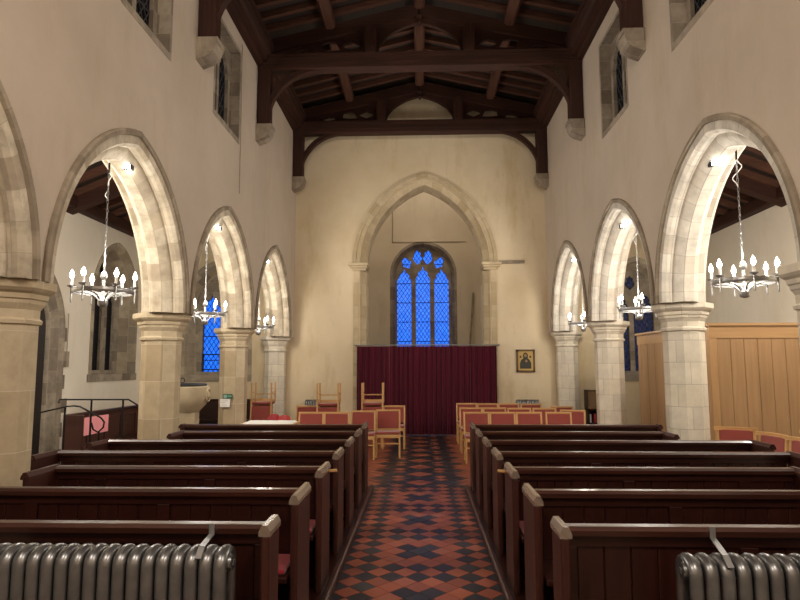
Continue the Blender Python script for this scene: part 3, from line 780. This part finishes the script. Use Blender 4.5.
# ------------------------------------------------------------------ chandeliers and floodlights
def chandelier(loc, label):
    """loc: centre of the ring; built once, then copied"""
    t = thing('chandelier', label, 'chandelier', loc, 'candle chandeliers in the arches')
    x, y, z = loc; R = .312
    r = MB(); n = 40
    pr_ = [(R-.010,-.02),(R+.004,-.02),(R+.010,.0),(R+.004,.026),(R-.010,.026)]
    vs=[]; fs=[]
    for k in range(n):
        a = 2*PI*k/n
        for q, (rr_, zz) in enumerate(pr_): vs.append((x+rr_*math.cos(a), y+rr_*math.sin(a), z+zz+(.012 if q in (3,4) and k%2 else 0)))
    m_ = len(pr_)
    for k in range(n):
        for q in range(m_): fs.append((k*m_+q, ((k+1)%n)*m_+q, ((k+1)%n)*m_+(q+1)%m_, k*m_+(q+1)%m_))
    r.add(vs, fs); r.build('ring', M['silver'], t)
    MB().lathe([(.012,-.17),(.045,-.16),(.055,-.14),(.055,-.10),(.035,-.08),(.018,-.06),(.016,.14),(.035,.16),(.04,.19),(.025,.225),(.012,.24)], loc, 12).build('stem', M['silver'], t, smooth=40)
    for k in range(6):
        a = 2*PI*(k+.33)/6; ca, sa = math.cos(a), math.sin(a)
        arm = [(.035,-.12),(.05,-.085),(.085,-.045),(.14,-.018),(.21,-.006),(.27,-.006),(R,.0)]
        MB().tube([(x+u*ca,y+u*sa,z+w_) for u,w_ in arm], .009, 6).build('arm', M['silver'], t, smooth=40)
        cx, cy = x+(R+.015)*ca, y+(R+.015)*sa
        c = MB(); c.tube([(cx,cy,z-.13),(cx,cy,z-.115),(cx,cy,z+.05)], [.004,.010,.010], 6)
        c.lathe([(.012,.04),(.04,.05),(.048,.066),(.043,.066),(.015,.055)], (cx,cy,z), 12)
        cd = c.build('candle_holder', M['silver'], t)
        MB().lathe([(.015,.06),(.015,.145)], (cx,cy,z), 10).build('candle', M['candle'], cd)
        MB().lathe([(.010,.145),(.021,.162),(.025,.182),(.019,.205),(.008,.23),(.002,.245)], (cx,cy,z), 10).build('bulb', M['bulb'], cd, smooth=True)
    # chain
    ztop = CHTOP
    ch = MB(); zz = z+.24; k = 0; nl = int((ztop-zz)/.052)
    for k in range(nl):
        zc = zz+.026+k*.052; w_ = .010
        pts = []
        for a in range(8):
            an = 2*PI*a/8; o1 = w_*math.cos(an); pts.append((x+(o1 if k%2 else 0), y+(0 if k%2 else o1), zc+.034*math.sin(an)))
        ch.tube(pts, .0035, 4, True)
    cho = ch.build('chain', M['silver'], t)
    sp = [(x+.035*math.sin(u*PI*2)+0, y+.05*math.cos(u*PI*3)*(u*(1-u)*4), ztop-.02-u*.32) for u in [q/14 for q in range(15)]]
    MB().tube(sp, .006, 5).build('flex', M['candle'], t)
    MB().tube([(x,y,ztop-.03),(x,y,CHTOP+.09)], .012, 6).build('hook', M['iron'], t)
    return t
CHTOP = 3.96
cy_ = [6.84,10.18,13.60]
cl = ['nearest','middle','farthest']
c0 = chandelier((-3.60,cy_[0],2.54), 'nearest candle chandelier on the left, hanging in the largest left arch')
for s, side in ((-1,'left'),(1,'right')):
    for i in range(3):
        if s < 0 and i == 0: continue
        dup(c0, '%s candle chandelier on the %s, hanging in the %s %s arch' % (cl[i],side,['largest','middle','last'][i],side), (s*3.56-(.05 if s < 0 else .02)+(.02 if s > 0 and i == 1 else 0), cy_[i], 2.555 if s < 0 else 2.60))
def add_point(name, loc, power, col, rad):
    l = bpy.data.lights.new(name, 'POINT'); l.energy = power; l.color = col; l.shadow_soft_size = rad
    o = bpy.data.objects.new(name, l); COL.objects.link(o); o.location = loc; return o
def add_spot(name, loc, tgt, power, col, rad, size, blend=.6):
    l = bpy.data.lights.new(name, 'SPOT'); l.energy = power; l.color = col; l.shadow_soft_size = rad; l.spot_size = size; l.spot_blend = blend
    o = bpy.data.objects.new(name, l); COL.objects.link(o); o.location = loc
    o.rotation_euler = (Vector(tgt)-Vector(loc)).to_track_quat('-Z','Y').to_euler(); return o
fy = [6.98,10.22,13.6]
for s, side in ((-1,'left'),(1,'right')):
    for i in range(3):
        x = s*3.42+(0 if s < 0 else -.02); y = fy[i]+(-.05 if s < 0 else .10); z = 4.02
        t = thing('floodlight', 'small lit floodlight under the crown of the %s %s arch' % (['largest','middle','last'][i],side), 'floodlight', (x,y,z), 'floodlights in the arches')
        MB().box(x-.05,x+.05,y-.045,y+.045,z-.03,z+.035).build('housing', M['iron'], t, bevel=.01)
        MB().box(x-.04,x+.04,y-.05,y-.044,z-.025,z+.025).build('lens', M['flood'], t)
        MB().box(x-.015,x+.015,y-.01,y+.01,z+.03,z+.10).build('mount', M['iron'], t)

# ------------------------------------------------------------------ chairs
def chair_proto(name='chair', curved=False):
    t = thing(name, 'wooden chair with brick red upholstered seat and back', 'chair', (0,0,0), 'loose chairs with red upholstery')
    w = .235; H = .86
    for s in (-1,1):
        x = s*(w-.015)
        # rear leg runs up into the back post with a slight rake
        mb = MB(); P = [(.17,0),(.205,0),(.195,.45),(.235,H-.02),(.20,H-.02),(.16,.45)]
        mb.prism(P, 'x', x-.016, x+.016); mb.build('rear_leg', M['chairwood'], t, 'z', bevel=.004)
        mb = MB(); mb.cbox(x-.017, x+.017, -.225, -.19, 0, .43, .006, 'z'); mb.build('front_leg', M['chairwood'], t, 'z')
        mb = MB(); mb.box(x-.012, x+.012, -.20, .17, .37, .425); mb.box(x-.010, x+.010, -.20, .18, .20, .225); mb.build('side_rail', M['chairwood'], t, 'y')
    mb = MB(); mb.box(-w+.03, w-.03, -.218, -.196, .365, .425); mb.build('front_rail', M['chairwood'], t, 'x')
    mb = MB(); mb.box(-w+.03, w-.03, -.215, -.20, .25, .275); mb.build('stretcher', M['chairwood'], t, 'x')
    # top rail
    mb = MB()
    if curved:
        vs=[]; n = 8
        for i in range(n+1):
            u = -1+2*i/n; xx = u*(w+.03); yy = .235+.05*(1-u*u)-.02
            for yy2, zz in ((yy-.017,H-.045),(yy+.017,H-.045),(yy+.017,H),(yy-.017,H)): vs.append((xx,yy2-.03,zz))
        fs = [(4*i+q,4*i+(q+1)%4,4*i+4+(q+1)%4,4*i+4+q) for i in range(n) for q in range(4)]+[(0,1,2,3),(4*n+3,4*n+2,4*n+1,4*n)]
        mb.add(vs, fs)
    else: mb.cbox(-w, w, .198, .236, H-.035, H, .008, 'x')
    mb.build('top_rail', M['chairwood'], t, 'x')
    mb = MB(); a = math.radians(5.5)
    mb.box(-w+.032, w-.032, -.018, .016, 0, .32, Matrix.Translation((0,.183,.505)) @ Matrix.Rotation(-a,4,'X'))
    mb.build('backrest', M['redfab'], t, bevel=.012)
    MB().box(-w+.008, w-.008, -.215, .16, .425, .475).build('seat', M['redfab'], t, bevel=.02)
    return t
P0 = chair_proto()
grp = 'loose chairs with red upholstery'
P0['label'] = 'red wooden chair beside the aisle, end of the front row left of it'
P0.location = (-.64, 11.93, 0); P0.rotation_euler = (0,0,.03)
G1 = [(-1.10,11.66,.03,'front row left of the aisle, second chair from the aisle side'),
      (-1.56,11.28,0,'front row left of the aisle, third chair from the aisle side'),(-2.03,11.28,0,'front row left of the aisle, outermost chair'),
      (-.585,13.15,0,'back row left of the aisle, chair nearest the curtain middle'),(-1.06,13.32,0,'back row left of the aisle, chair under the right upturned chair'),
      (-1.975,13.15,0,'back row left of the aisle, chair under the middle upturned chair'),(-2.455,13.15,0,'back row left of the aisle, outermost chair'),
      (-3.56,13.69,0,'by the west half pillar, under an upturned chair'),
      (1.0,11.29,0,'front row right of the aisle, chair beside the aisle'),(1.475,11.29,0,'front row right of the aisle, second chair from the aisle'),
      (1.955,11.29,0,'front row right of the aisle, third chair from the aisle'),(2.49,11.29,0,'front row right of the aisle, fourth chair from the aisle'),
      (1.0,12.52,0,'middle row right of the aisle, chair beside the aisle'),(1.475,12.52,0,'middle row right of the aisle, second chair from the aisle'),
      (1.955,12.40,0,'middle row right of the aisle, third chair from the aisle'),(2.45,12.38,0,'middle row right of the aisle, fourth chair from the aisle'),
      (2.82,11.86,-.3,'turned aside at the right end of the rows'),
      (1.02,14.02,0,'back row right of the aisle, chair beside the aisle'),(1.485,13.9,0,'back row right of the aisle, second chair from the aisle'),
      (1.955,13.9,0,'back row right of the aisle, third chair from the aisle'),(2.437,13.8,0,'back row right of the aisle, fourth chair from the aisle'),
      (2.92,12.95,0,'chair at the right end of the middle row, near the half pillar')]
for x, y, rz, lab in G1: dup(P0, 'red wooden chair, '+lab, (x,y,0), rz)
for x, y, lab in ((-1.05,13.47,'upturned wooden chair on the back row chair beside the aisle curtain'),(-1.98,13.30,'upturned wooden chair on the back row chair in front of the plaster wall'),(-3.53,13.84,'upturned wooden chair on the lone chair by the west half pillar')):
    o = dup(P0, lab, (x,y,.862+.476)); o.rotation_euler = (PI,0,.02); o['group'] = 'upturned chairs stacked on other chairs'
P1 = chair_proto('curved_back_chair', True)
P1['label'] = 'red upholstered chair with curved top rail beside the pillar, in front of the oak screen'; P1['group'] = 'chairs in front of the oak screen'
P1.location = (4.19, 8.52, 0); P1.rotation_euler = (0,0,-.42)
for x, y, rz, lab in ((4.15,7.92,-1.40,'second curved-back red chair from the pillar, turned sideways before the oak screen'),(4.20,7.35,-1.40,'curved-back red chair at the right edge before the oak screen, nearest the viewer'),(4.95,8.1,-1.0,'curved-back red chair behind the others at the right edge before the oak screen')):
    dup(P1, lab, (x,y,0), rz)
# two red bucket chairs at the table
def bucket(x, y, rz, lab, W=.62):
    t = thing('tub_chair', lab, 'chair', (x,y,0), 'round-backed red chairs at the table')
    sh = MB(); vs=[]; n=12
    for i in range(n+1):
        a = -PI*.05+PI*1.1*i/n; hh = .74-.16*(1-math.sin(max(min(a,PI),0)))**1.5
        for rr_, zz in ((.20,.42),(.235,hh-.02),(.215,hh),(.195,hh-.02),(.17,.44)): vs.append((x+W*rr_*math.cos(a), y+W*rr_*math.sin(a)*.9, zz))
    fs=[(5*i+q,5*i+(q+1)%5,5*i+5+(q+1)%5,5*i+5+q) for i in range(n) for q in range(5)]+[(0,1,2,3,4),(5*n+4,5*n+3,5*n+2,5*n+1,5*n)]
    sh.add(vs,fs); sh.build('backrest', M['redplastic'], t, smooth=50)
    MB().lathe([(.19*W,.40),(.205*W,.42),(.205*W,.445),(.18*W,.46)], (x,y,0), 16).build('seat', M['redplastic'], t, smooth=40)
    for a in (.785,2.356,3.927,5.498):
        MB().tube([(x+.13*math.cos(a),y+.13*math.sin(a),.41),(x+.19*math.cos(a),y+.19*math.sin(a),0)], .011, 6).build('leg', M['steel'], t)
bucket(-2.70,12.2,0,'round-backed red chair behind the white table, on its right')
bucket(-2.98,12.5,.3,'round-backed red chair behind the white table, on its left')
# table with white cloth
t = thing('folding_table', 'table under a crumpled white cloth behind the last left pew', 'table', (-2.75,11.0,0))
MB().box(-3.08,-2.14,10.5,11.0,.70,.73).build('tabletop', M['chairwood'], t)
for x in (-3.02,-2.20):
    for y in (10.54,10.96): MB().cyl((x,y,0),(x,y,.70),.018,8).build('leg', M['steel'], t)
vs=[]; nx,ny=18,18
for i in range(nx+1):
    for j in range(ny+1):
        u=-1+2*i/nx; v=-1+2*j/ny; e=max(abs(u),abs(v)); dz = 0 if e<.86 else (e-.86)*1.6
        vs.append((-2.61+u*.505+.008*math.sin(v*9)*(e>.8), 10.75+v*.27+.008*math.sin(u*9)*(e>.8), .742+.012*(math.sin(i*1.3)*math.cos(j*1.1)+1)*.5*(e<.86)-dz+random.uniform(0,.006)))
fs=[(i*(ny+1)+j,(i+1)*(ny+1)+j,(i+1)*(ny+1)+j+1,i*(ny+1)+j+1) for i in range(nx) for j in range(ny)]
mb=MB(); mb.add(vs,fs); o=mb.build('tablecloth', M['white'], smooth=True, fixn=False)
so=o.modifiers.new('thick','SOLIDIFY'); so.thickness=.003; so.offset=1
tag(o,'crumpled white cloth spread over the table behind the last left pew','tablecloth')

# ------------------------------------------------------------------ font, notices, aisle furniture
FX, FY = -4.87, 12.6
t = thing('font', 'round carved stone font with a flat dark lid in the left aisle', 'font', (FX,FY,0))
MB().lathe([(.42,0),(.42,.12),(.36,.16),(.33,.22),(.33,.78)], (FX,FY,0), 8, PI/8).build('stem', M['stone_pale'], t)
MB().lathe([(.33,.78),(.36,.82),(.46,.93),(.515,1.05),(.525,1.14),(.525,1.28),(.50,1.30)], (FX,FY,0), 24).build('bowl', M['stone_pale'], t, smooth=40)
for a in (0,PI/2,PI,-PI/2):
    mb = MB(); c, s_ = math.cos(a), math.sin(a)
    for R, r in ((.125,.018),(.045,.03)):
        pts = [(FX+c*(.525)-s_*R*math.cos(q), FY+s_*(.525)+c*R*math.cos(q), 1.12+R*math.sin(q)) for q in [2*PI*k/18 for k in range(18)]]
        mb.tube(pts, r, 6, True)
    mb.build('roundel', M['stone_pale'], t, smooth=50)
MB().lathe([(.46,1.30),(.47,1.335),(.45,1.35),(.12,1.365)], (FX,FY,0), 24).build('lid', plain('dark_lid',(.03,.035,.04),.5), t)
MB().tube([(FX-.02+.05*math.cos(q), FY, 1.415+.05*math.sin(q)) for q in [2*PI*k/12 for k in range(12)]], .009, 6, True).build('lid_ring', M['iron'], t)
# sign and paper on third pillar (facet that faces the viewer)
fyp = PY[3]-.285
t = thing('exit_sign', 'small dark green sign on the left pillar above a white notice', 'sign', (-3.62,fyp,1.1))
MB().box(-3.71,-3.53,fyp-.012,fyp-.001,1.10,1.185).build('board', plain('green_board',(.015,.10,.065),.5), t)
m = MB(); m.box(-3.695,-3.635,fyp-.0135,fyp-.011,1.115,1.17)
for k_ in range(4): m.box(-3.62+k_*.020,-3.608+k_*.020,fyp-.0135,fyp-.011,1.13,1.158)
m.build('sign_marks', plain('pale_green',(.25,.42,.33),.6), t)
t = thing('paper_notice', 'white paper notice pinned on the left pillar below the green sign', 'notice', (-3.66,fyp,.93))
MB().box(-3.76,-3.575,fyp-.006,fyp-.001,.945,1.095).build('sheet', M['white'], t)
m = MB()
for k_ in range(4): m.box(-3.74+.01*(k_%2),-3.62-.02*(k_%3),fyp-.0072,fyp-.0055,.965+k_*.03,.971+k_*.03)
m.build('print_lines', plain('grey_print',(.30,.30,.30),.8), t)
# bench along the left aisle
t = thing('aisle_bench', 'long dark wooden bench in the left aisle behind the iron handrail', 'bench', (-5.2,10.6,0))
MB().prism([(-5.36,0),(-5.06,0),(-5.06,.98),(-5.36,.98)],'y',9.2,9.25).build('end_panel', M['pewend'], t, 'z', bevel=.006)
MB().prism([(-5.36,0),(-5.06,0),(-5.06,.98),(-5.36,.98)],'y',12.0,12.05).build('end_panel', M['pewend'], t, 'z', bevel=.006)
b = MB(); b.box(-5.36,-5.32,9.25,12.0,.42,.94)
for k_ in range(5): b.box(-5.325,-5.305,9.25+k_*.55,9.25+k_*.55+.5,.50,.86)
b.build('backrest', M['pewend'], t, 'y', bevel=.004)
MB().cbox(-5.38,-5.29,9.25,12.0,.94,.985,.01,'y').build('top_rail', M['pew'], t, 'y')
MB().box(-5.33,-4.98,9.25,12.0,.42,.46).build('seat', M['pew'], t, 'y')
MB().box(-5.33,-5.0,9.25,12.0,.02,.42).build('plinth', M['pew'], t, 'y')
o = MB().box(-5.304,-5.285,9.62,10.42,.62,.90); 
tag(o.build('pink_banner', M['pink'], bevel=.004), 'pink sheet hanging on the back of the left aisle bench', 'sheet')
t = thing('handrail', 'straight black iron handrail standing before the left aisle bench', 'handrail', (-5.0,9.0,0), 'iron handrails in the left aisle')
MB().tube([(-5.32,9.0,1.17),(-5.31,9.0,1.22),(-4.28,9.0,1.22),(-4.16,9.0,1.15),(-4.12,9.0,1.10)], .012, 8).build('rail', M['iron'], t, smooth=60)
for x in (-4.83,-4.36): MB().cyl((x,9.0,0),(x,9.0,1.21),.014,8).build('post', M['iron'], t)
t = thing('handrail', 'black iron handrail with curled end, left of the straight one', 'handrail', (-4.9,8.5,0), 'iron handrails in the left aisle')
MB().tube([(-5.35,8.6,1.06),(-4.93,8.55,1.15),(-4.80,8.5,1.16),(-4.72,8.5,1.15),(-4.42,8.5,1.0),(-4.37,8.5,.94),(-4.38,8.5,.87),(-4.45,8.5,.80),(-4.52,8.5,.84),(-4.55,8.5,.93)], .012, 8).build('rail', M['iron'], t, smooth=60)
for x, z1 in ((-4.93,1.15),(-4.44,.82)): MB().cyl((x,8.5,0),(x,8.5,z1),.013,8).build('post', M['iron'], t)
# low dark pew behind the font
t = thing('pew', 'dark pew in the left aisle standing behind the stone font', 'pew', (-4.8,14.7,0))
MB().box(-5.7,-3.98,14.72,14.78,.1,.90).build('backrest', M['pew'], t, 'x')
MB().cbox(-5.72,-3.96,14.70,14.80,.885,.925,.01,'x').build('cap_rail', M['pew'], t, 'x')
MB().box(-5.7,-3.98,14.40,14.72,.42,.46).build('seat', M['pew'], t, 'x')
for x in (-5.72,-3.96): MB().box(x-.025,x+.025,14.36,14.80,0,.92).build('end_panel', M['pewend'], t, 'z')
# small bookcase by the right half pillar
t = thing('bookcase', 'small dark bookcase with glazed doors against the west wall at the right', 'bookcase', (4.24,15.35,0))
c = MB(); X0,X1,Y0_,Y1_ = 4.0,4.38,15.18,15.52
c.box(X0,X0+.03,Y0_,Y1_,0,1.10); c.box(X1-.03,X1,Y0_,Y1_,0,1.10); c.box(X0,X1,Y0_,Y1_,1.08,1.11); c.box(X0,X1,Y0_,Y1_,.62,.66); c.box(X0,X1,Y0_,Y1_,.30,.33); c.box(X0,X1,Y0_,Y1_,0,.06); c.box(X0,X1,Y1_-.02,Y1_,0,1.10)
c.build('carcass', M['pew'], t, 'z')
for q in (0,1):
    a = X0+.005+q*.186; d = MB(); d.box(a,a+.025,Y0_-.02,Y0_,.66,1.08); d.box(a+.159,a+.184,Y0_-.02,Y0_,.66,1.08); d.box(a+.025,a+.159,Y0_-.02,Y0_,.66,.70); d.box(a+.025,a+.159,Y0_-.02,Y0_,1.04,1.08)
    dd_ = d.build('door', wood('bookcase_door',(.16,.08,.035),(.24,.13,.06)), t, 'z')
    MB().box(a+.025,a+.159,Y0_-.012,Y0_-.008,.70,1.04).build('door_pane', plain('brown_glass',(.22,.15,.085),.12), dd_)
MB().sphere((X0+.19,Y0_-.03,.84),.014,8,5).build('knob', M['steel'], t)
bc = [('white',(.75,.73,.68)),('red',(.35,.03,.03)),('blue',(.05,.08,.2)),('pale',(.6,.55,.42))]
for k_, (n_, c_) in enumerate(bc):
    x = X0+.04+k_*.06+(.06 if k_ else 0); h = .20+.02*(k_%2)
    o = MB().box(x,x+.045,Y0_+.06,Y0_+.24,.331,.331+h).build('book', plain(n_+'_book_cover',c_,.6), bevel=.003)
    tag(o, '%s book standing on the open shelf of the small bookcase' % n_, 'book', 'books on the bookcase shelf')

# ------------------------------------------------------------------ oak screen in the right aisle
t = thing('oak_screen', 'tall pale oak panelled enclosure in the right aisle behind the chairs', 'screen', (5.7,11.2,0))
SX, SY, SH, SE = 4.40, 9.6, 2.33, 12.76
pn_ = MB(); x = SX+.10
while x < AW-.02:
    e_ = min(x+.205, AW); pn_.cbox(x+.002, e_-.002, SY, SY+.035, .08, SH-.22, .005, 'z'); x = e_
pn_.build('front_panelling', M['screen'], t, 'z')
sd = MB(); y = SY+.10
while y < SE-.03:
    e_ = min(y+.36, SE); sd.cbox(SX, SX+.035, y+.003, e_-.003, .08, SH-.22, .008, 'z'); y = e_
sd.build('side_panelling', M['screen'], t, 'z')
MB().box(SX-.012,SX+.10,SY-.012,SY+.10,0,SH-.221).build('corner_post', M['screen2'], t, 'z', bevel=.004)
fr_ = MB(); fr_.box(SX-.01,AW,SY-.015,SY+.05,SH-.22,SH-.03); fr_.box(SX-.01,SX+.05,SY+.05,SE,SH-.22,SH-.03); fr_.box(SX-.04,AW,SY-.05,SY+.08,SH-.03,SH+.01); fr_.box(SX-.04,SX+.08,SY+.08,SE+.03,SH-.03,SH+.01)
fr_.build('frieze', M['screen2'], t, 'x')
MB().box(SX,AW,SY+.02,SE,0,.08).build('plinth', M['screen2'], t, 'x')
MB().box(SX+.08,AW-.01,SY+.08,SE,SH-.025,SH-.005).build('lid_board', M['screen'], t, 'x')

# ------------------------------------------------------------------ small fittings
o = MB().tube([(1.66,TY-.03,4.0),(1.56,TY-.16,2.9),(1.33,TY-.50,.02)], .03, 6).build('wooden_pole', M['hood'], smooth=40); tag(o,'thin wooden pole leaning in the tower right of the blue window','pole')
o = MB().cyl((-.90,TY-.02,9.2),(-.90,TY-.02,5.62),.012,6).cyl((-.90,TY-.02,5.64),(1.45,TY-.02,5.64),.012,6).build('conduit_pipe', M['hood']); tag(o,'thin conduit on the tower wall above the blue window','pipe')
o = MB().tube([(WL+.012,10.55,7.5),(WL+.012,10.60,4.75)], .007, 5).build('cable', M['hood']); tag(o,'thin cable hanging down the left nave wall below the high window','cable')
o = MB().tube([(-AW+.03,11.97,2.75),(-AW+.03,11.97,1.8)], .010, 6).box(-AW,-AW+.06,11.93,12.01,1.70,1.82).build('drop_cable', M['hood']); tag(o,'grey cable and box on the left aisle wall beside the doorway','cable')

# ------------------------------------------------------------------ lights
WARM = (1.,.83,.62); COOL = (.97,.97,1.)
for s in (-1,1):
    for i in range(3):
        add_point('chandelier_light', (s*3.56, cy_[i], 2.92), 50., (1.,.93,.82), .28)
        x = s*3.40
        add_spot('flood_beam', (s*3.17, fy[i]+.02, 4.0), (-s*3.2, fy[i]+.3, 5.6), 150., (1.,.95,.88), .06, 2.5, 1.)
        add_point('flood_spill', (x, fy[i]-.03, 3.96), 1.2, (1.,.95,.86), .05)
# added fill lights, unseen, in the chancel behind and above the viewer
for x in (-2.2, 2.2):
    add_point('chancel_fill', (x,-.6,6.4), 400., (1.,.91,.80), .4)

for s in (-1,1): add_point('aisle_fill', (s*5.3,7.4,4.1), 230., (1.,.92,.80), .25)  # unseen fill light added in each aisle to brighten its walls
add_point('tower_fill', (.1,17.6,7.9), 60., (1.,.92,.80), .25)  # unseen fill light added above the arch to lift the tower interior
wd = bpy.data.worlds.new('dusk'); S.world = wd; wd.use_nodes = True
bg = wd.node_tree.nodes['Background']; bg.inputs['Color'].default_value = (.013,.17,.95,1); bg.inputs['Strength'].default_value = 1.15

# ------------------------------------------------------------------ camera
cam = bpy.data.cameras.new('camera'); co = bpy.data.objects.new('camera', cam); COL.objects.link(co); S.camera = co
cam.sensor_fit = 'HORIZONTAL'; cam.sensor_width = 36.; cam.lens = 618/800*36; cam.clip_start = .05; cam.clip_end = 100
pi_, ya_, ro_ = .1063, .034, -.0023
fw = Vector((-math.sin(ya_)*math.cos(pi_), math.cos(ya_)*math.cos(pi_), math.sin(pi_))); rt = Vector((math.cos(ya_), math.sin(ya_), 0)); up = rt.cross(fw)
r2 = rt*math.cos(ro_)+up*math.sin(ro_); u2 = -rt*math.sin(ro_)+up*math.cos(ro_)
mw = Matrix((r2, u2, -fw)).transposed().to_4x4(); mw.translation = Vector((0,0,1.70)); co.matrix_world = mw

vs_ = S.view_settings; vs_.view_transform = 'Standard'; vs_.look = 'None'; vs_.exposure = .45; vs_.gamma = 1.; vs_.use_curve_mapping = False
S.cycles.use_denoising = True
S.cycles.max_bounces = 8; S.cycles.diffuse_bounces = 5; S.cycles.transparent_max_bounces = 12
S.cycles.sample_clamp_indirect = 6.
